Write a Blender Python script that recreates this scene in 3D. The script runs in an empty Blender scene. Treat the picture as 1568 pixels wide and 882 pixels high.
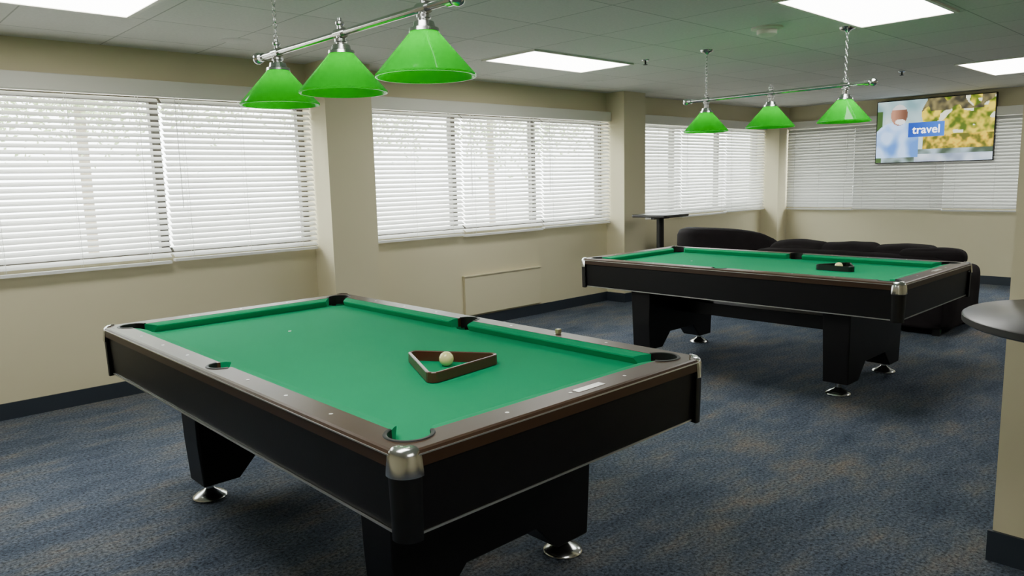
import bpy, bmesh, math, random
from mathutils import Vector, Matrix, noise
random.seed(7)
scn=bpy.context.scene
COL=scn.collection
# ---------------------------------------------------------------- materials
def srgb(r,g,b):
    f=lambda c:(c/255/12.92) if c/255<=.04045 else ((c/255+.055)/1.055)**2.4
    return (f(r),f(g),f(b),1)
def mat(name,col,rough=.5,metal=0,noise_s=None,noise_amt=.1,bump=0,bump_s=200,spec=.5,coat=0,emis=None,es=0):
    m=bpy.data.materials.new(name);m.use_nodes=True
    nt=m.node_tree;b=nt.nodes['Principled BSDF']
    b.inputs['Base Color'].default_value=col
    b.inputs['Roughness'].default_value=rough;b.inputs['Metallic'].default_value=metal
    b.inputs['Specular IOR Level'].default_value=spec;b.inputs['Coat Weight'].default_value=coat
    if emis: b.inputs['Emission Color'].default_value=emis;b.inputs['Emission Strength'].default_value=es
    if noise_s or bump: tc=nt.nodes.new('ShaderNodeTexCoord')
    if noise_s:
        n=nt.nodes.new('ShaderNodeTexNoise');n.inputs['Scale'].default_value=noise_s;n.inputs['Detail'].default_value=4
        nt.links.new(tc.outputs['Object'],n.inputs['Vector'])
        mr=nt.nodes.new('ShaderNodeMapRange');mr.inputs['To Min'].default_value=1-noise_amt;mr.inputs['To Max'].default_value=1+noise_amt
        nt.links.new(n.outputs['Fac'],mr.inputs['Value'])
        mx=nt.nodes.new('ShaderNodeVectorMath');mx.operation='SCALE';mx.inputs[0].default_value=col[:3]
        nt.links.new(mr.outputs['Result'],mx.inputs['Scale']);nt.links.new(mx.outputs['Vector'],b.inputs['Base Color'])
    if bump:
        n2=nt.nodes.new('ShaderNodeTexNoise');n2.inputs['Scale'].default_value=bump_s
        nt.links.new(tc.outputs['Object'],n2.inputs['Vector'])
        bp=nt.nodes.new('ShaderNodeBump');bp.inputs['Strength'].default_value=bump;bp.inputs['Distance'].default_value=.002
        nt.links.new(n2.outputs['Fac'],bp.inputs['Height']);nt.links.new(bp.outputs['Normal'],b.inputs['Normal'])
    return m
M_wall=mat('wall_paint',srgb(216,207,174),.75,noise_s=1.5,noise_amt=.03,bump=.15,bump_s=250)
M_white=mat('white_trim',srgb(228,226,214),.45)
M_base=mat('baseboard_vinyl',srgb(40,48,58),.5,noise_s=3,noise_amt=.1)
M_alu=mat('window_frame_bronze',srgb(88,84,78),.4,metal=.2)
M_black=mat('black_laminate',srgb(15,13,14),.42,noise_s=6,noise_amt=.25,bump=.1,bump_s=90,spec=.3)
M_cap=mat('brown_black_rail_cap',srgb(66,46,31),.38,noise_s=5,noise_amt=.35,spec=.32)
M_corner=mat('black_plastic',srgb(9,9,10),.4)
M_rub=mat('pocket_rubber',srgb(9,9,9),.55)
M_chrome=mat('chrome',srgb(205,205,205),.2,metal=1,noise_s=8,noise_amt=.03)
M_alum=mat('aluminium_strip',srgb(205,205,200),.3,metal=.8)
M_pearl=mat('pearl_sight',srgb(240,240,232),.3)
M_ball=mat('ivory_ball',srgb(246,238,165),.1,coat=.5)
M_brass=mat('brass',srgb(190,180,140),.3,metal=.6)
M_rackw=mat('rack_wood_brown',srgb(86,50,36),.3,noise_s=20,noise_amt=.2)
M_rackb=mat('rack_plastic_black',srgb(14,12,12),.35)
M_sofa=mat('sofa_fabric_charcoal',srgb(34,29,31),.95,noise_s=8,noise_amt=.3,bump=.6,bump_s=120,spec=.2)
M_tvb=mat('tv_bezel',srgb(10,10,12),.25)
M_dark=mat('table_top_dark',srgb(40,36,36),.35,noise_s=5,noise_amt=.15)
M_stone=mat('exterior_ground',srgb(228,226,220),.9,noise_s=.5,noise_amt=.15)
M_trunk=mat('tree_bark',srgb(140,130,114),.9,noise_s=6,noise_amt=.3)
M_leaf=mat('tree_leaves',srgb(160,176,132),.8,noise_s=4,noise_amt=.5)
M_bulb=mat('bulb_glow',(1,1,1,1),.3,emis=(1,.98,.85,1),es=19)
M_panel=mat('light_diffuser',(1,1,1,1),.5,emis=(1,.99,.95,1),es=14.5)
# felt
M_felt=mat('green_felt',srgb(8,148,98),.92,noise_s=3,noise_amt=.06,bump=.25,bump_s=900,spec=.12)
# slats: translucent plastic
def slat_mat(name,c,tr):
    m=bpy.data.materials.new(name);m.use_nodes=True;nt=m.node_tree
    b=nt.nodes['Principled BSDF'];b.inputs['Base Color'].default_value=c;b.inputs['Roughness'].default_value=.45
    t=nt.nodes.new('ShaderNodeBsdfTranslucent');t.inputs['Color'].default_value=c
    mx=nt.nodes.new('ShaderNodeMixShader');mx.inputs[0].default_value=tr
    nt.links.new(b.outputs[0],mx.inputs[1]);nt.links.new(t.outputs[0],mx.inputs[2])
    nt.links.new(mx.outputs[0],nt.nodes['Material Output'].inputs['Surface']);return m
M_slat=slat_mat('blind_slat_white',srgb(240,240,237),.3)
M_slat2=slat_mat('blind_slat_closed',srgb(204,204,200),.05)
# green glass
m=bpy.data.materials.new('green_shade_glass');m.use_nodes=True;nt=m.node_tree
b=nt.nodes['Principled BSDF'];b.inputs['Base Color'].default_value=srgb(6,165,35);b.inputs['Roughness'].default_value=.12;b.inputs['Coat Weight'].default_value=.5
t=nt.nodes.new('ShaderNodeBsdfTranslucent');t.inputs['Color'].default_value=srgb(30,240,55)
mx=nt.nodes.new('ShaderNodeMixShader');mx.inputs[0].default_value=.6
nt.links.new(b.outputs[0],mx.inputs[1]);nt.links.new(t.outputs[0],mx.inputs[2]);nt.links.new(mx.outputs[0],nt.nodes['Material Output'].inputs['Surface'])
M_shade=m
# window glass
m=bpy.data.materials.new('window_glass');m.use_nodes=True;nt=m.node_tree;nt.nodes.remove(nt.nodes['Principled BSDF'])
a=nt.nodes.new('ShaderNodeBsdfTransparent');a.inputs[0].default_value=(.93,.95,.94,1)
g=nt.nodes.new('ShaderNodeBsdfGlossy');g.inputs['Roughness'].default_value=.02
mx=nt.nodes.new('ShaderNodeMixShader');mx.inputs[0].default_value=.06
nt.links.new(a.outputs[0],mx.inputs[1]);nt.links.new(g.outputs[0],mx.inputs[2]);nt.links.new(mx.outputs[0],nt.nodes['Material Output'].inputs['Surface'])
M_glass=m
# carpet
m=bpy.data.materials.new('carpet_blue_grey');m.use_nodes=True;nt=m.node_tree;b=nt.nodes['Principled BSDF'];N=nt.nodes;Lk=nt.links
b.inputs['Roughness'].default_value=.97;b.inputs['Specular IOR Level'].default_value=.15
tc=N.new('ShaderNodeTexCoord')
mp=N.new('ShaderNodeMapping');mp.inputs['Scale'].default_value=(.9,2.0,1);Lk.new(tc.outputs['Object'],mp.inputs['Vector'])
n1=N.new('ShaderNodeTexNoise');n1.inputs['Scale'].default_value=1.7;n1.inputs['Detail'].default_value=7;n1.inputs['Roughness'].default_value=.68;Lk.new(mp.outputs[0],n1.inputs['Vector'])
r1=N.new('ShaderNodeValToRGB');r1.color_ramp.elements[0].position=.32;r1.color_ramp.elements[0].color=srgb(54,63,77)
r1.color_ramp.elements[1].position=.70;r1.color_ramp.elements[1].color=srgb(108,99,92)
e=r1.color_ramp.elements.new(.48);e.color=srgb(74,82,94)
e=r1.color_ramp.elements.new(.58);e.color=srgb(87,90,94)
Lk.new(n1.outputs['Fac'],r1.inputs[0])
n2=N.new('ShaderNodeTexNoise');n2.inputs['Scale'].default_value=70;n2.inputs['Detail'].default_value=3;n2.inputs['Roughness'].default_value=.75;Lk.new(tc.outputs['Object'],n2.inputs['Vector'])
mr=N.new('ShaderNodeMapRange');mr.inputs['From Min'].default_value=.34;mr.inputs['From Max'].default_value=.66;mr.inputs['To Min'].default_value=.3;mr.inputs['To Max'].default_value=1.8;Lk.new(n2.outputs['Fac'],mr.inputs['Value'])
vm=N.new('ShaderNodeVectorMath');vm.operation='SCALE';Lk.new(r1.outputs[0],vm.inputs[0]);Lk.new(mr.outputs[0],vm.inputs['Scale']);Lk.new(vm.outputs[0],b.inputs['Base Color'])
bp=N.new('ShaderNodeBump');bp.inputs['Strength'].default_value=.6;bp.inputs['Distance'].default_value=.004;Lk.new(n2.outputs['Fac'],bp.inputs['Height']);Lk.new(bp.outputs[0],b.inputs['Normal'])
M_carpet=m
# ceiling tile
TS=.645
m=bpy.data.materials.new('ceiling_tile');m.use_nodes=True;nt=m.node_tree;b=nt.nodes['Principled BSDF'];N=nt.nodes;Lk=nt.links
b.inputs['Roughness'].default_value=.9
tc=N.new('ShaderNodeTexCoord');mp=N.new('ShaderNodeMapping');mp.inputs['Location'].default_value=(TS*10-4.19,TS*10-4.15,0);Lk.new(tc.outputs['Object'],mp.inputs['Vector'])
br=N.new('ShaderNodeTexBrick');br.offset=0;br.inputs['Scale'].default_value=1;br.inputs['Brick Width'].default_value=TS;br.inputs['Row Height'].default_value=TS
br.inputs['Mortar Size'].default_value=.005;br.inputs['Mortar Smooth'].default_value=.2;br.inputs['Bias'].default_value=0
br.inputs['Color1'].default_value=srgb(228,226,221);br.inputs['Color2'].default_value=srgb(220,219,213);br.inputs['Mortar'].default_value=srgb(180,180,174)
Lk.new(mp.outputs[0],br.inputs['Vector'])
n2=N.new('ShaderNodeTexNoise');n2.inputs['Scale'].default_value=60;n2.inputs['Detail'].default_value=4;Lk.new(tc.outputs['Object'],n2.inputs['Vector'])
mr=N.new('ShaderNodeMapRange');mr.inputs['To Min'].default_value=.88;mr.inputs['To Max'].default_value=1.1;Lk.new(n2.outputs['Fac'],mr.inputs['Value'])
vm=N.new('ShaderNodeVectorMath');vm.operation='SCALE';Lk.new(br.outputs['Color'],vm.inputs[0]);Lk.new(mr.outputs[0],vm.inputs['Scale']);Lk.new(vm.outputs[0],b.inputs['Base Color'])
M_ceil=m
# ---------------------------------------------------------------- helpers
def obj(name,verts,faces,m=None,parent=None,smooth=False,loc=None):
    me=bpy.data.meshes.new(name);me.from_pydata([tuple(v) for v in verts],[],faces);me.update()
    bm=bmesh.new();bm.from_mesh(me);bmesh.ops.recalc_face_normals(bm,faces=bm.faces);bm.to_mesh(me);bm.free()
    o=bpy.data.objects.new(name,me);COL.objects.link(o)
    if m: me.materials.append(m)
    if smooth:
        for p in me.polygons:p.use_smooth=True
    if parent:o.parent=parent
    if loc:o.location=loc
    return o
def empty(name,loc=(0,0,0),rz=0):
    e=bpy.data.objects.new(name,None);COL.objects.link(e);e.location=loc;e.rotation_euler=(0,0,rz);e.empty_display_size=.1;return e
def boxvf(x0,x1,y0,y1,z0,z1,off=0):
    v=[(x,y,z) for z in(z0,z1) for y in(y0,y1) for x in(x0,x1)]
    f=[(0,2,3,1),(4,5,7,6),(0,1,5,4),(2,6,7,3),(0,4,6,2),(1,3,7,5)]
    return v,[tuple(i+off for i in q) for q in f]
def box(name,x0,x1,y0,y1,z0,z1,m,parent=None,bev=0,seg=2):
    v,f=boxvf(x0,x1,y0,y1,z0,z1);o=obj(name,v,f,m,parent)
    if bev:
        b=o.modifiers.new('bevel','BEVEL');b.width=bev;b.segments=seg
        if seg>2:
            for p in o.data.polygons:p.use_smooth=True
    return o
def boxes(name,lst,m,parent=None):
    V=[];F=[]
    for b in lst:
        v,f=boxvf(*b,off=len(V));V+=v;F+=f
    return obj(name,V,F,m,parent)
def revolve(name,prof,m,parent=None,loc=(0,0,0),n=32,a0=0,a1=2*math.pi,smooth=True,closed=False):
    full=abs(a1-a0-2*math.pi)<1e-6
    cnt=n if full else n+1
    V=[];F=[];k=len(prof)
    for i in range(cnt):
        a=a0+(a1-a0)*i/n
        for r,z in prof:V.append((loc[0]+r*math.cos(a),loc[1]+r*math.sin(a),loc[2]+z))
    for i in range(n):
        i2=(i+1)%cnt
        for j in range(k if closed else k-1):
            j2=(j+1)%k;F.append((i*k+j,i2*k+j,i2*k+j2,i*k+j2))
    if closed and not full:
        F.append(tuple(range(k)));F.append(tuple(n*k+j for j in range(k)))
    o=obj(name,V,F,m,parent,smooth)
    bm=bmesh.new();bm.from_mesh(o.data);bmesh.ops.remove_doubles(bm,verts=bm.verts,dist=1e-6);bm.to_mesh(o.data);bm.free()
    if smooth:
        try:o.data.set_sharp_from_angle(angle=math.radians(40))
        except Exception:pass
    return o
def rrect(hx,hy,r,n=8):
    P=[]
    for cx,cy,a in((hx-r,hy-r,0),(-hx+r,hy-r,90),(-hx+r,-hy+r,180),(hx-r,-hy+r,270)):
        for i in range(n+1):
            t=math.radians(a+90*i/n);P.append((cx+r*math.cos(t),cy+r*math.sin(t)))
    return P
def loft(name,loops,m,parent=None,closed=False,caps=True,smooth=False):
    V=[];F=[];n=len(loops[0])
    for l in loops:V+=l
    K=len(loops)
    for k in range(K if closed else K-1):
        k2=(k+1)%K
        for i in range(n):
            j=(i+1)%n;F.append((k*n+i,k*n+j,k2*n+j,k2*n+i))
    if caps and not closed:
        F.append(tuple(range(n)));F.append(tuple((K-1)*n+i for i in range(n)))
    o=obj(name,V,F,m,parent,smooth)
    if smooth:
        try:o.data.set_sharp_from_angle(angle=math.radians(35))
        except Exception:pass
    return o
def lz(P,z):return [(x,y,z) for x,y in P]
def tube(name,p0,p1,r,m,parent=None,n=16):
    p0=Vector(p0);p1=Vector(p1);d=(p1-p0).normalized()
    u=d.orthogonal().normalized();w=d.cross(u);V=[]
    for p in(p0,p1):
        for i in range(n):
            a=2*math.pi*i/n;V.append(p+u*r*math.cos(a)+w*r*math.sin(a))
    F=[(i,(i+1)%n,n+(i+1)%n,n+i) for i in range(n)]+[tuple(range(n)),tuple(range(n,2*n))]
    o=obj(name,V,F,m,parent,True)
    try:o.data.set_sharp_from_angle(angle=math.radians(50))
    except Exception:pass
    return o
def sphere(name,loc,r,m,parent=None,seg=24,ring=14,scale=(1,1,1),e=1.0):
    V=[];F=[]
    sp=lambda v:math.copysign(abs(v)**e,v)
    for i in range(ring+1):
        ph=-math.pi/2+math.pi*i/ring
        for j in range(seg):
            t=2*math.pi*j/seg
            V.append((loc[0]+r*scale[0]*sp(math.cos(ph))*sp(math.cos(t)),loc[1]+r*scale[1]*sp(math.cos(ph))*sp(math.sin(t)),loc[2]+r*scale[2]*sp(math.sin(ph))))
    for i in range(ring):
        for j in range(seg):
            k=(j+1)%seg;F.append((i*seg+j,i*seg+k,(i+1)*seg+k,(i+1)*seg+j))
    o=obj(name,V,F,m,parent,True)
    bm=bmesh.new();bm.from_mesh(o.data);bmesh.ops.remove_doubles(bm,verts=bm.verts,dist=1e-5);bm.to_mesh(o.data);bm.free()
    return o
def apply_bool(o,cutters):
    for c in cutters:
        md=o.modifiers.new('cut','BOOLEAN');md.operation='DIFFERENCE';md.object=c;md.solver='EXACT'
    bpy.context.view_layer.update()
    dg=bpy.context.evaluated_depsgraph_get()
    me=bpy.data.meshes.new_from_object(o.evaluated_get(dg))
    o.modifiers.clear();o.data=me
    return o
# ---------------------------------------------------------------- room
YW=5.80;XF=11.10;H=2.486;X0=-2.0;Y0=-2.6
box('floor',X0-.2,XF+.2,Y0-.2,YW+.2,-.1,0,M_carpet)
box('ceiling',X0-.2,XF+.2,Y0-.2,YW+.2,H,H+.1,M_ceil)
WZ0,WZ1=1.0,2.17
P1=(3.15,3.59,5.50);P2=(7.06,7.47,5.53);P3=(10.80,XF,5.52);P0=(-.88,-.45,5.5)
lst=[(X0-.2,XF+.2,YW,YW+.2,0,WZ0),(X0-.2,XF+.2,YW,YW+.2,WZ1,H),(X0-.2,-.45,YW,YW+.2,WZ0,WZ1)]
for p in(P1,P2):lst.append((p[0],p[1],YW,YW+.2,WZ0,WZ1))
lst.append((P3[0],XF+.2,YW,YW+.2,WZ0,WZ1))
boxes('wall_windows',lst,M_wall)
for i,p in enumerate((P0,P1,P2,P3)):
    box('pillar' if i==0 else 'pillar.%03d'%i,p[0],p[1],p[2],YW,0,H,M_wall)
boxes('wall_far',[(XF,XF+.2,Y0-.2,YW,0,WZ0),(XF,XF+.2,Y0-.2,YW,WZ1,H),(XF,XF+.2,5.5,YW,WZ0,WZ1),(XF,XF+.2,Y0-.2,.95,WZ0,WZ1)],M_wall)
box('wall_right',X0-.2,XF,Y0-.2,Y0,0,H,M_wall)
box('wall_back',X0-.2,X0,Y0,YW,0,H,M_wall)
box('partition_pillar',3.17,3.62,-2.6,.71,0,H,M_wall)
box('baseboard_partition',3.156,3.17,-2.6,.724,0,.12,M_base)
bs=[(-.45,P1[0],YW-.014,YW,0,.11),(P1[1],P2[0],YW-.014,YW,0,.11),(P2[1],P3[0],YW-.014,YW,0,.11)]
for p in(P1,P2,P3):
    bs.append((p[0]-.014,p[1]+(.014 if p is not P3 else 0),p[2]-.014,p[2],0,.11));bs.append((p[0]-.014,p[0],p[2],YW,0,.11))
    if p is not P3: bs.append((p[1],p[1]+.014,p[2],YW,0,.11))
boxes('baseboard_windows',bs,M_base)
box('baseboard_far',XF-.014,XF,Y0,5.5,0,.11,M_base)
def window(idx,a0,a1,axis,divs,tilt0,ms,gap=.012,var=0):
    """axis 'y': lies in window wall, spans x a0..a1 ; axis 'x': far wall spans y"""
    W=empty('window_%d'%idx)
    fr=[]
    def R(s0,s1,d0,d1,z0,z1):
        return (s0,s1,YW+d0,YW+d1,z0,z1) if axis=='y' else (XF+d0,XF+d1,s0,s1,z0,z1)
    fr+= [R(a0,a1,.08,.14,WZ0,WZ0+.05),R(a0,a1,.08,.14,WZ1-.05,WZ1)]
    for d in [a0+.025]+divs+[a1-.025]: fr.append(R(d-.03,d+.03,.08,.14,WZ0+.05,WZ1-.05))
    boxes('frame',fr,M_alu,W)
    boxes('glass_panes',[R(a0+.04,a1-.04,.107,.112,WZ0+.05,WZ1-.05)],M_glass,W)
    boxes('sill',[R(a0,a1,0,.08,WZ0,WZ0+.012)],M_white,W)
    v=boxes('trim_%d'%idx,[R(a0+.005,a1-.005,-.085,-.002,2.15,2.262)],M_white)
    b=v.modifiers.new('bevel','BEVEL');b.width=.006;b.segments=2
    ed=[a0]+divs+[a1]
    for bi,(s0,s1) in enumerate(zip(ed[:-1],ed[1:])):
        tilt=tilt0+math.radians(var)*(-1 if bi%2 else 1)
        drop=.012*(bi%2) if var else 0
        s0+=gap;s1-=gap
        V=[];F=[]
        pitch=.0415;w=.05;n=int((2.14-1.0)/pitch)
        dc=-.045 
        for k in range(n+1):
            z=1.005+k*pitch
            c,s=math.cos(tilt)*w/2,math.sin(tilt)*w/2
            jit=random.uniform(-.0015,.0015)
            pr=[(dc-c,z-s+jit),(dc,z+.002+jit),(dc+c,z+s+jit),(dc+c,z+s-.0028+jit),(dc,z-.0008+jit),(dc-c,z-s-.0028+jit)]
            o=len(V)
            for sx in(s0,s1):
                for d,zz in pr:V.append((sx,YW+d,zz) if axis=='y' else (XF+d,sx,zz))
            for j in range(6):
                j2=(j+1)%6;F.append((o+j,o+j2,o+6+j2,o+6+j))
            F.append(tuple(o+j for j in range(6)));F.append(tuple(o+6+j for j in range(6)))
        def add(b):
            vv,ff=boxvf(*b,off=len(V));V.extend(vv);F.extend(ff)
        add(R(s0+.003,s1-.003,dc-.025,dc+.025,.955-drop,.975-drop))
        for t in (.12,.5,.88):
            q=s0+(s1-s0)*t
            for dd in(dc-.027,dc+.026): add(R(q-.0012,q+.0012,dd-.0008,dd+.0008,.965,2.15))
        q=s0+.09
        add(R(q-.002,q+.002,dc-.036,dc-.032,1.35,2.15))
        o=obj('window_blind',V,F,ms)
window(1,-.45,P1[0],'y',[.75,1.95],math.radians(33),M_slat,.010,1)
window(2,P1[1],P2[0],'y',[4.77,5.90],math.radians(31),M_slat,.010,1)
window(3,P2[1],P3[0],'y',[8.56,9.68],math.radians(42),M_slat,.005,2)
window(4,.97,5.50,'x',[2.13,3.32,4.50],math.radians(62),M_slat2,.0003,4)
# access panel on wall
e=empty('wall_access_panel',(5.32,YW,.33))
box('door_plate',-.55,.55,-.035,-.002,-.20,.20,M_wall,e,bev=.004)
box('top_lip',-.56,.56,-.045,-.002,.20,.212,M_wall,e,bev=.002)
# ---------------------------------------------------------------- ceiling fixtures
for i,(x0,x1,y0,y1) in enumerate([(4.21,5.45,4.16,4.78),(4.21,5.45,1.60,2.22),(8.1,9.39,1.78,2.40),(.25,1.50,4.16,4.78),(.25,1.5,1.6,2.22),(.25,1.5,-1.,-.38),(7.9,9.15,-1.,-.38)]):
    e=empty('ceiling_light',((x0+x1)/2,(y0+y1)/2,H))
    hx,hy=(x1-x0)/2,(y1-y0)/2
    boxes('frame',[(-hx,hx,-hy,-hy+.025,-.012,-.001),(-hx,hx,hy-.025,hy,-.012,-.001),(-hx,-hx+.025,-hy+.025,hy-.025,-.012,-.001),(hx-.025,hx,-hy+.025,hy-.025,-.012,-.001)],M_white,e)
    box('diffuser',-hx+.025,hx-.025,-hy+.025,hy-.025,-.007,-.001,M_panel,e)
e=empty('smoke_detector',(4.93,2.63,H))
revolve('base',[(0,0),(.105,0),(.105,-.012),(.07,-.018)],M_white,e)
revolve('dome',[(.068,-.016),(.066,-.045),(.045,-.058),(0,-.06)],M_white,e)
for x,y in((5.39,3.99),(8.2,2.9)):
    e=empty('fire_sprinkler',(x,y,H))
    revolve('escutcheon',[(0,0),(.035,0),(.03,-.008),(.012,-.01)],M_chrome,e,n=16)
    revolve('head',[(.008,-.008),(.008,-.035),(.02,-.038),(.02,-.041),(0,-.042)],M_rub,e,n=16)
for x,y in((2.28,5.12),(6.11,5.18)):
    e=empty('ceiling_speaker',(x,y,H));revolve('grille',[(0,-.006),(.09,-.006),(.1,-.001)],M_ceil,e)
# ---------------------------------------------------------------- pool table
ZT=.83;HX=.6835;HY=1.2755
def pool_table(loc):
    T=empty('pool_table',(loc[0],loc[1],0))
    zb=.595;bed=ZT-.042
    ix,iy=HX-.095,HY-.105
    pk=[(sx*(HX-.112),sy*(HY-.122),.064,math.atan2(sy,sx),118) for sx in(-1,1) for sy in(-1,1)]+[(sx*(HX-.082),0,.054,0 if sx>0 else math.pi,88) for sx in(-1,1)]
    rail=loft('rail_cap',[lz(rrect(ix,iy,.002),ZT-.045),lz(rrect(ix,iy,.002),ZT),lz(rrect(HX-.012,HY-.012,.042),ZT),lz(rrect(HX-.004,HY-.004,.046),ZT-.003),lz(rrect(HX,HY,.048),ZT-.01),lz(rrect(HX,HY,.048),ZT-.045)],M_cap,T,closed=True)
    slate=loft('slate_bed',[lz(rrect(HX-.06,HY-.06,.02),bed-.05),lz(rrect(HX-.06,HY-.06,.02),bed)],M_felt,T)
    cut=[]
    for x,y,r,a,_ in pk:
        c=revolve('cut',[(0,-.3),(r,-.3),(r,.3),(0,.3)],None,T,loc=(x,y,ZT),n=36,smooth=False);cut.append(c)
    apply_bool(rail,cut);apply_bool(slate,cut)
    for c in cut:bpy.data.objects.remove(c)
    for k,(x,y,r,a,span) in enumerate(pk):
        s=math.radians(span)
        revolve('pocket_liner_%d'%(k+1),[(r-.005,-.05),(r-.005,.001),(r-.002,.003),(r+.005,.0025),(r+.007,.0),(r+.003,-.001),(r+.003,-.05)],M_rub,T,loc=(x,y,ZT),n=24,a0=a-s,a1=a+s,closed=True)
        revolve('pocket_cup_%d'%(k+1),[(r+.001,-.043),(r+.001,-.16),(0,-.16)],M_rub,T,loc=(x,y,ZT),n=24)
    def cushion(nm,ax,sgn,u0,u1,c0,c1,inner):
        w=.047
        prof=[(0,ZT-.001),(w*.55,ZT-.004),(w,ZT-.010),(w+.001,ZT-.015),(w-.014,bed+.001),(0,bed+.001)]
        V=[];F=[]
        for u,c in((u0,c0),(u1,-c1)):
            for d,z in prof:
                uu=u+c*d/w;vv=sgn*(inner-d)
                V.append((vv,uu,z) if ax=='y' else (uu,vv,z))
        n=len(prof)
        for j in range(n):F.append((j,(j+1)%n,n+(j+1)%n,n+j))
        F.append(tuple(range(n)));F.append(tuple(range(n,2*n)))
        obj(nm,V,F,M_felt,T)
    k=0
    for sgn in(-1,1):
        for (a,b,c,d) in((.058,HY-.180,.012,.045),(-HY+.180,-.058,.045,.012)):
            k+=1;cushion('cushion_%d'%k,'y',sgn,a,b,c,d,ix)
        k+=1;cushion('cushion_%d'%k,'x',sgn,-HX+.170,HX-.170,.045,.045,iy)
    loft('apron',[lz(rrect(HX-.008,HY-.008,.045),ZT-.045),lz(rrect(HX-.012,HY-.012,.043),ZT-.052),lz(rrect(HX-.020,HY-.020,.04),zb+.012),lz(rrect(HX-.022,HY-.022,.04),zb),lz(rrect(HX-.06,HY-.06,.02),zb),lz(rrect(HX-.06,HY-.06,.02),ZT-.10),lz(rrect(HX-.05,HY-.05,.02),ZT-.045)],M_black,T,closed=True)
    box('under_frame',-HX+.05,HX-.05,-HY+.05,HY-.05,zb+.03,ZT-.20,M_black,T)
    tl=[]
    for s in(-1,1):
        xo=s*(HX-.0195);yo=s*(HY-.0195)
        tl.append((min(xo,xo+s*.004),max(xo,xo+s*.004),-HY+.07,HY-.07,zb+.002,zb+.008))
        tl.append((-HX+.07,HX-.07,min(yo,yo+s*.004),max(yo,yo+s*.004),zb+.002,zb+.008))
    boxes('trim_strip',tl,M_alum,T)
    tl=[]
    for s in(-1,1):
        xo=s*(HX-.001);yo=s*(HY-.001)
        tl.append((min(xo,xo+s*.003),max(xo,xo+s*.003),-HY+.055,HY-.055,ZT-.014,ZT-.010))
        tl.append((-HX+.055,HX-.055,min(yo,yo+s*.003),max(yo,yo+s*.003),ZT-.014,ZT-.010))
    boxes('rail_edge_strip',tl,M_alum,T)
    for j,(sx,sy) in enumerate(((-1,-1),(1,-1),(-1,1),(1,1))):
        a=math.atan2(sy,sx);c=(sx*(HX-.048),sy*(HY-.048),0);s=math.radians(62)
        revolve('corner_casting_%d'%(j+1),[(.016,ZT-.002),(.016,ZT+.007),(.034,ZT+.005),(.046,ZT-.004),(.051,ZT-.018),(.0555,ZT-.060),(.0555,ZT-.068),(.051,ZT-.072),(.042,ZT-.068),(.042,ZT-.03)],M_chrome,T,loc=c,n=18,a0=a-s,a1=a+s,closed=True)
        revolve('corner_post_%d'%(j+1),[(.018,ZT-.066),(.050,ZT-.066),(.046,zb-.008),(.018,zb-.008)],M_corner,T,loc=c,n=18,a0=a-math.radians(62),a1=a+math.radians(62),closed=True)
    V=[];F=[]
    def sight(x,y,r=.0065,z=ZT+.0008):
        o=len(V)
        for i in range(10):
            t=2*math.pi*i/10;V.append((x+r*math.cos(t),y+r*math.sin(t),z))
        F.append(tuple(o+i for i in range(10)))
    for s in(-1,1):
        for q in(-3,-2,-1,1,2,3): sight(s*(HX-.055),q*(HY-.15)/4)
        for q in(-1,0,1): sight(q*(HX-.14)/2,s*(HY-.058))
    sight(-.02,(HY-.15)/2+.05,.008,bed+.0008)
    obj('rail_sights',V,F,M_pearl,T)
    box('name_plate',.02,.15,-HY+.04,-HY+.07,ZT,ZT+.0012,M_alum,T)
    for j,s in enumerate((-1,1)):
        pr=[(-.46,.66),(.46,.66),(.475,.60),(.47,.30),(.455,.085),(.28,.085),(.17,.20),(-.17,.20),(-.28,.085),(-.455,.085),(-.47,.30),(-.475,.60)]
        yc=s*.80;V=[];F=[]
        n=len(pr)
        for yy in(-.095,.095):
            for x,z in pr:V.append((x,yc+yy*(1 if z>.5 else .9),z))
        F=[tuple(range(n)),tuple(range(n,2*n))]+[(i,(i+1)%n,n+(i+1)%n,n+i) for i in range(n)]
        o=obj('pedestal_%d'%(j+1),V,F,M_black,T)
        b=o.modifiers.new('b','BEVEL');b.width=.006;b.segments=2
        for q in(-1,1):
            revolve('leveler_%d_%d'%(j+1,(q+3)//2),[(0,.09),(.02,.09),(.02,.05),(.028,.042),(.055,.028),(.078,.016),(.082,.008),(.08,0),(0,0)],M_chrome,T,loc=(q*.40,yc,0),n=28)
    box('stretcher',-.07,.07,-.71,.71,.36,.46,M_black,T,bev=.004)
    return T
T1=(1.677,2.745);T2=(5.361,2.864)
pool_table(T1);pool_table(T2)
# racks
def rtri(P,r,inset,n=6):
    out=[]
    P=[Vector(p) for p in P]
    for i in range(3):
        a,b,d=P[i-1],P[i],P[(i+1)%3]
        u=(a-b).normalized();v=(d-b).normalized();bis=(u+v).normalized()
        half=math.acos(max(-1,min(1,u.dot(v))))/2
        cc=b+bis*((r+inset)/math.sin(half))
        nu=-(cc-b-(cc-b).dot(u)*u).normalized();nv=-(cc-b-(cc-b).dot(v)*v).normalized()
        for k in range(n+1):
            t=k/n;w=(nu*(1-t)+nv*t).normalized();out.append(tuple(cc+w*r))
    return out
def rack(P,m,z0):
    c=(sum(p[0] for p in P)/3,sum(p[1] for p in P)/3)
    Q=[(p[0]-c[0],p[1]-c[1]) for p in P]
    e=empty('ball_rack',(c[0],c[1],z0))
    o=rtri(Q,.030,0);i=rtri(Q,.020,.012)
    loft('rack_frame',[lz(i,.001),lz(i,.039),lz(rtri(Q,.029,.002),.041),lz(o,.038),lz(o,.003)],m,e,closed=True)
BED=ZT-.042
rack([(1.69,2.43),(1.915,2.095),(1.515,2.045)],M_rackw,BED)
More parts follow.
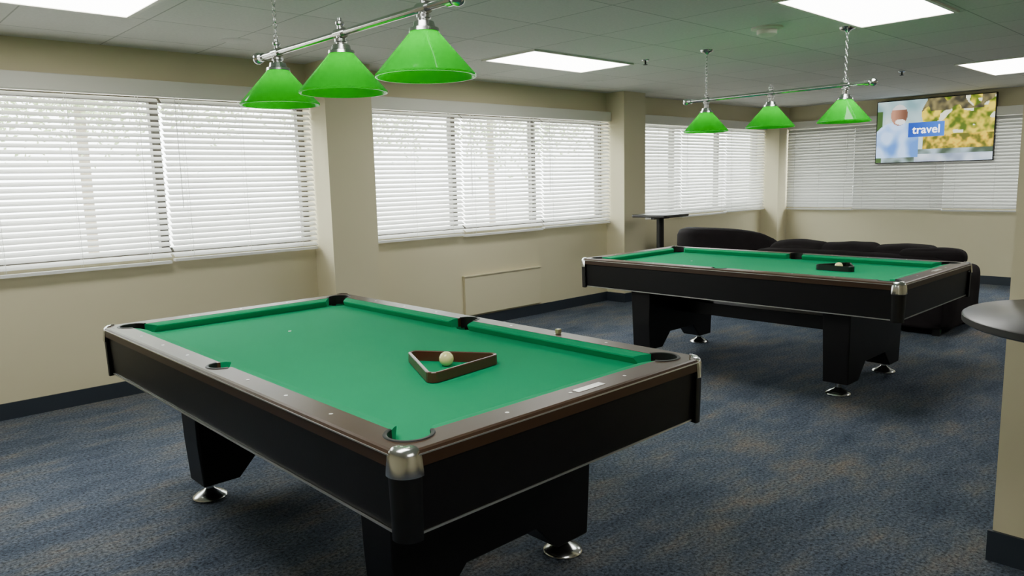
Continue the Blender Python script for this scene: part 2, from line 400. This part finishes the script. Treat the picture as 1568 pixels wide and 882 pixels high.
rack([(5.34,2.45),(5.33,2.13),(5.61,2.28)],M_rackb,BED)
for x,y in((1.735,2.225),(5.42,2.285)):
    e=empty('cue_ball',(x,y,BED+.0285));sphere('ball_surface',(0,0,0),.0285,M_ball,e)
e=empty('cue_chalk',(2.315,2.175,ZT))
box('chalk_cube',-.010,.010,-.010,.010,0.001,.020,M_brass,e,bev=.002)
# ---------------------------------------------------------------- billiard lights
def fixture(cx,cy,zrim,zbar,span):
    e=empty('billiard_light_fixture',(cx,cy,zbar))
    hs=.725
    tube('bar',(0,-hs,0),(0,hs,0),.0135,M_chrome,e)
    for s in(-1,1):
        sphere('bar_ball_%d'%((s+3)//2),(0,s*(hs+.02),0),.027,M_chrome,e)
        tube('bar_collar_%d'%((s+3)//2),(0,s*(hs-.03),0),(0,s*(hs-.005),0),.02,M_chrome,e)
    zr=zrim-zbar
    for k,s in enumerate((-1,0,1)):
        y=s*span
        zt=zr+.158
        prof=[(.044,zt),(.05,zt-.004),(.172,zr+.014),(.178,zr+.008),(.178,zr),(.174,zr),(.168,zr+.012),(.046,zt-.008),(.040,zt-.004)]
        revolve('shade_%d'%(k+1),prof,M_shade,e,loc=(0,y,0),n=48,closed=True)
        revolve('cap_%d'%(k+1),[(0,-.0),(.017,0),(.017,-.018),(.026,-.022),(.026,-.032),(.020,-.036),(.020,zt+.035),(.036,zt+.03),(.040,zt+.012),(.052,zt+.008),(.054,zt-.004),(.03,zt-.002),(.0,zt-.002)],M_chrome,e,loc=(0,y,0),n=28)
        tube('bar_saddle_%d'%(k+1),(0,y-.028,0),(0,y+.028,0),.021,M_chrome,e)
        revolve('finial_%d'%(k+1),[(.012,.01),(.012,.03),(.018,.036),(.018,.044),(.008,.05),(.008,.06),(0,.064)],M_chrome,e,loc=(0,y,0),n=16)
        revolve('socket_%d'%(k+1),[(0,zt),(.018,zt),(.018,zt-.045),(0,zt-.045)],M_white,e,loc=(0,y,0),n=16)
        sphere('bulb_%d'%(k+1),(0,y,zr+.066),.035,M_bulb,e,seg=16,ring=10)
    for k,s in enumerate((-1,1)):
        y=s*span;z=.055;top=H-zbar-.03
        V=[];F=[];i=0
        while z<top:
            L=.034;a=(i%2)*math.pi/2;o=len(V);nn=14;mm=6
            for q in range(nn):
                t=2*math.pi*q/nn;cx_,cz_=.008*math.cos(t),(L/2-.002)*math.sin(t)
                for w in range(mm):
                    p=2*math.pi*w/mm;rr=.0024
                    lx=cx_+rr*math.cos(p)*math.cos(t);lzz=cz_+rr*math.cos(p)*math.sin(t);ly=rr*math.sin(p)
                    V.append((lx*math.cos(a)-ly*math.sin(a),y+lx*math.sin(a)+ly*math.cos(a),z+L/2+lzz))
            for q in range(nn):
                q2=(q+1)%nn
                for w in range(mm):
                    w2=(w+1)%mm;F.append((o+q*mm+w,o+q2*mm+w,o+q2*mm+w2,o+q*mm+w2))
            z+=L-.009;i+=1
        obj('chain_%d'%(k+1),V,F,M_chrome,e,True)
        revolve('canopy_%d'%(k+1),[(0,H-zbar),(.055,H-zbar),(.05,H-zbar-.012),(.02,H-zbar-.022),(.008,H-zbar-.035),(0,H-zbar-.036)],M_chrome,e,loc=(0,y,0),n=24)
fixture(1.650,2.728,1.861,2.095,.556)
fixture(5.395,2.835,1.842,2.098,.556)
# ---------------------------------------------------------------- television
e=empty('television',(11.02,3.47,2.02))
hw,hh=.71,.412
box('body',-.02,.035,-hw-.012,hw+.012,-hh-.012,hh+.012,M_tvb,e,bev=.005)
box('wall_mount',.035,.079,-.2,.2,-.15,.15,M_tvb,e)
def lerp(a,b,t):return tuple(a[i]*(1-t)+b[i]*t for i in range(3))
def cl(t):return max(0,min(1,t))
def paint(u,v):   # u: 0 left ..1 right, v: 0 bottom..1 top
    n=lambda s,o=0:noise.noise(Vector((u*s*1.78+o,v*s+o,.3)))
    c=lerp((170,200,215),(205,215,205),v)
    if v>.5 and u<.55: c=lerp((110,145,150),(180,200,200),cl(.5+n(5)))
    if u>.44+.08*n(3,5) and v>.3:
        c=lerp((70,92,20),(226,196,50),cl(.5+1.3*n(9,2)+.5*n(22,6)))
        if n(7,9)>.28:c=(214,216,190)
        if v>.80 and n(6,3)>-.1:c=lerp((50,48,38),(120,110,70),cl(.5+n(14)))
    if v<=.42 and u>.42: c=lerp((86,88,24),(228,186,34),cl(.5+1.2*n(12,4)+.6*n(26,3)))
    if v<.20: c=lerp((60,76,60),(150,170,180),cl(.5+n(7,8)))
    if v<.12 and u>.35: c=lerp((195,208,222),(120,134,156),cl(.5+n(6,1)))
    if u<.05 and v<.85:c=(56,84,40)
    w=.20 if v<.40 else .20*max(0,1-((v-.40)/.26)**2)**.5 if v<.66 else 0
    if abs(u-.18)<w and v>.08: c=lerp((76,126,198),(176,206,244),cl(.55+1.3*n(6,6)-.6*(u-.17)/.2))
    if ((u-.20)/.075)**2+((v-.77)/.17)**2<1: c=lerp((170,120,96),(104,70,54),cl((u-.15)/.1)) if v<.86 else (190,188,184)
    if ((u-.21)/.045)**2+((v-.66)/.045)**2<1: c=(222,220,216)
    if .29<u<.60 and .40<v<.63: c=lerp((20,60,160),(50,110,205),(u-.27)/.35)
    return c
nx,ny=160,90;V=[];F=[];C=[]
for j in range(ny+1):
    for i in range(nx+1):
        V.append((-.0215,hw-2*hw*i/nx,-hh+2*hh*j/ny))
for j in range(ny):
    for i in range(nx):
        a=j*(nx+1)+i;F.append((a,a+nx+1,a+nx+2,a+1));C.append(paint((i+.5)/nx,(j+.5)/ny))
so=obj('screen',V,F,None,e)
ca=so.data.color_attributes.new('pic','FLOAT_COLOR','CORNER')
for p,c in zip(so.data.polygons,C):
    q=srgb(*c)
    for li in p.loop_indices:ca.data[li].color=q
m=bpy.data.materials.new('tv_picture');m.use_nodes=True;nt=m.node_tree;b=nt.nodes['Principled BSDF']
at=nt.nodes.new('ShaderNodeAttribute');at.attribute_name='pic'
b.inputs['Base Color'].default_value=(.01,.01,.01,1);b.inputs['Roughness'].default_value=.3
nt.links.new(at.outputs['Color'],b.inputs['Emission Color']);b.inputs['Emission Strength'].default_value=2.0
so.data.materials.append(m)
M_txt=mat('tv_text_white',(1,1,1,1),.5,emis=(1,1,1,1),es=2.4)
cu=bpy.data.curves.new('screen_title','FONT');cu.body='travel';cu.size=.15;cu.align_x='CENTER';cu.align_y='CENTER';cu.extrude=.0004;cu.offset=.002
to=bpy.data.objects.new('screen_title',cu);COL.objects.link(to);to.parent=e;cu.materials.append(M_txt)
to.location=(-.0225,hw-2*hw*.445,.01)
to.rotation_euler=Matrix(((0,0,-1),(-1,0,0),(0,1,0))).to_euler()
# ---------------------------------------------------------------- tables
e=empty('bistro_table',(7.15,5.08,0))
loft('top',[lz(rrect(.235,.235,.03),1.035),lz(rrect(.24,.24,.035),1.045),lz(rrect(.24,.24,.035),1.062),lz(rrect(.235,.235,.03),1.066)],M_dark,e)
tube('post',(0,0,.03),(0,0,1.036),.042,M_corner,e,24)
revolve('base',[(0,0),(.24,0),(.24,.012),(.06,.035),(.04,.06),(0,.06)],M_corner,e)
box('top_bracket',-.15,.15,-.02,.02,1.01,1.036,M_corner,e)
e=empty('pub_table',(2.725,.325,0))
revolve('top',[(0,1.022),(.392,1.022),(.402,1.028),(.402,1.046),(.396,1.05),(0,1.05)],M_dark,e,n=72)
tube('post',(0,0,.03),(0,0,1.022),.04,M_corner,e,24)
revolve('base',[(0,0),(.28,0),(.28,.012),(.06,.035),(.045,.06),(0,.06)],M_corner,e)
# ---------------------------------------------------------------- sofas
def soft(name,x0,x1,y0,y1,z0,z1,parent,bev=.07,puff=0,seed=0):
    cx,cy,cz=(x0+x1)/2,(y0+y1)/2,(z0+z1)/2
    n=10
    bm=bmesh.new();bmesh.ops.create_cube(bm,size=1)
    bmesh.ops.subdivide_edges(bm,edges=bm.edges[:],cuts=n,use_grid_fill=True)
    sx,sy,sz=x1-x0,y1-y0,z1-z0
    for q in bm.verts:
        p=Vector((q.co.x*sx,q.co.y*sy,q.co.z*sz));h=Vector((sx/2,sy/2,sz/2))
        r=min(bev,h.x*.98,h.y*.98,h.z*.98)
        ins=Vector((max(-h.x+r,min(h.x-r,p.x)),max(-h.y+r,min(h.y-r,p.y)),max(-h.z+r,min(h.z-r,p.z))))
        d=p-ins
        if d.length>1e-6:p=ins+d.normalized()*r
        if puff:
            b=(1-(2*q.co.x)**2)*(1-(2*q.co.y)**2)+(1-(2*q.co.y)**2)*(1-(2*q.co.z)**2)
            p+=p.normalized()*puff*b*.5
        p+=Vector((noise.noise(p*5+Vector((seed,0,0))),noise.noise(p*5+Vector((0,seed,3))),noise.noise(p*5+Vector((7,0,seed)))))*.016
        q.co=p
    me=bpy.data.meshes.new(name);bm.to_mesh(me);bm.free();me.materials.append(M_sofa)
    for p in me.polygons:p.use_smooth=True
    ob=bpy.data.objects.new(name,me);COL.objects.link(ob);ob.parent=parent;ob.location=(cx,cy,cz)
    s=ob.modifiers.new('s','SUBSURF');s.levels=s.render_levels=1
    return ob
S=empty('sofa',(7.72,3.06,0))
soft('base',-.44,.46,-.93,.93,.05,.36,S,.04,seed=1)
soft('back_frame',-.45,-.20,-.93,.93,.06,.73,S,.07,seed=2)
soft('arm_1',-.42,.46,-1.00,-.76,.05,.60,S,.09,seed=3)
soft('arm_2',-.42,.46,.76,1.00,.05,.60,S,.09,seed=4)
for i,(a,b) in enumerate(((-.75,-.25),(-.25,.25),(.25,.75))):
    soft('seat_cushion_%d'%(i+1),-.22,.45,a,b,.34,.50,S,.06,.05,seed=5+i)
    o=soft('back_pillow_%d'%(i+1),-.36,-.10,a-.06,b+.06,.46,.79,S,.08,.05,seed=9+i)
    o.rotation_euler=(random.uniform(-.06,.06),-.12,random.uniform(-.06,.06))
o=soft('throw_pillow_1',-.40,-.16,-1.04,-.50,.62,.78,S,.07,.03,seed=21);o.rotation_euler=(-.06,0,.1)
for k in range(4):
    box('foot_%d'%(k+1),(-.4,.36)[k%2],(-.34,.42)[k%2],(-.9,.84)[k//2],(-.84,.9)[k//2],0,.07,M_corner,S)
A=empty('barrel_armchair',(8.42,4.90,0))
V=[];F=[];n=28
for i in range(n+1):
    t=-1+2*i/n;a=math.pi+t*math.radians(105)
    top=.50+.38*math.sqrt(max(0,1-abs(t)**2.4))
    ring=[(.72,.06),(.745,.3),(.74,top-.08),(.71,top-.02),(.64,top),(.56,top-.03),(.53,top-.1),(.52,.3),(.52,.06)]
    for r,z in ring:V.append((r*math.cos(a),r*math.sin(a)*.86,z))
k=9
for i in range(n):
    for j in range(k):F.append((i*k+j,(i+1)*k+j,(i+1)*k+(j+1)%k,i*k+(j+1)%k))
F.append(tuple(range(k)));F.append(tuple(n*k+j for j in range(k)))
o=obj('barrel_back',V,F,M_sofa,A,True)
revolve('seat',[(0,.06),(.5,.06),(.52,.1),(.52,.40),(.48,.46),(.3,.49),(0,.5)],M_sofa,A,n=40)
revolve('plinth',[(0,0),(.4,0),(.4,.07),(0,.07)],M_corner,A,n=32)
# ---------------------------------------------------------------- exterior
box('exterior_ground',-40,60,-30,60,-.55,-.35,M_stone)
def tree(x,y,s):
    t=empty('tree',(x,y,-.35))
    tube('trunk',(0,0,0),(0,0,3.2*s),.08*s,M_trunk,t,10)
    V=[];F=[]
    cl_=[(random.gauss(0,.9),random.gauss(0,.9),random.gauss(0,.7)) for _ in range(26)]
    for k in range(9000):
        q0=cl_[k%26]
        c=Vector((q0[0]*s+random.gauss(0,.38)*s,q0[1]*s+random.gauss(0,.38)*s,3.8*s+q0[2]*s+random.gauss(0,.34)*s))
        u=Vector((random.gauss(0,1),random.gauss(0,1),random.gauss(0,1))).normalized();w=u.orthogonal().normalized()
        q=.045*s;o=len(V);V+= [c+u*q,c+w*q*.6,c-u*q,c-w*q*.6];F.append((o,o+1,o+2,o+3))
    obj('foliage',V,F,M_leaf,t)
for x,y,s in((-1,14,1.1),(3.6,14.5,1.1),(8.5,15,1.1),(13,14.5,1.1),(18,15,1.2),(1.8,17,1.3),(18,6,1.1),(18.5,1,1.2)):
    tree(x,y,s)
# ---------------------------------------------------------------- world
w=bpy.data.worlds.new('world');scn.world=w;w.use_nodes=True
bg=w.node_tree.nodes['Background'];bg.inputs[0].default_value=(.97,.985,1,1);bg.inputs[1].default_value=14.5
# ---------------------------------------------------------------- camera
yaw,pit,rol=[math.radians(v) for v in(46.759,8.247,-1.395)]
fw=Vector((math.cos(yaw)*math.cos(pit),math.sin(yaw)*math.cos(pit),-math.sin(pit)))
r=Vector((math.sin(yaw),-math.cos(yaw),0));u=r.cross(fw)
r2=r*math.cos(rol)+u*math.sin(rol);u2=-r*math.sin(rol)+u*math.cos(rol)
cd=bpy.data.cameras.new('camera');co=bpy.data.objects.new('camera',cd);COL.objects.link(co)
Mx=Matrix.Identity(4)
for i in range(3):
    Mx[i][0]=r2[i];Mx[i][1]=u2[i];Mx[i][2]=-fw[i]
Mx[0][3]=0;Mx[1][3]=0;Mx[2][3]=1.494
co.matrix_world=Mx
cd.sensor_width=36;cd.lens=1395.25/1920*36;cd.clip_start=.05
scn.camera=co
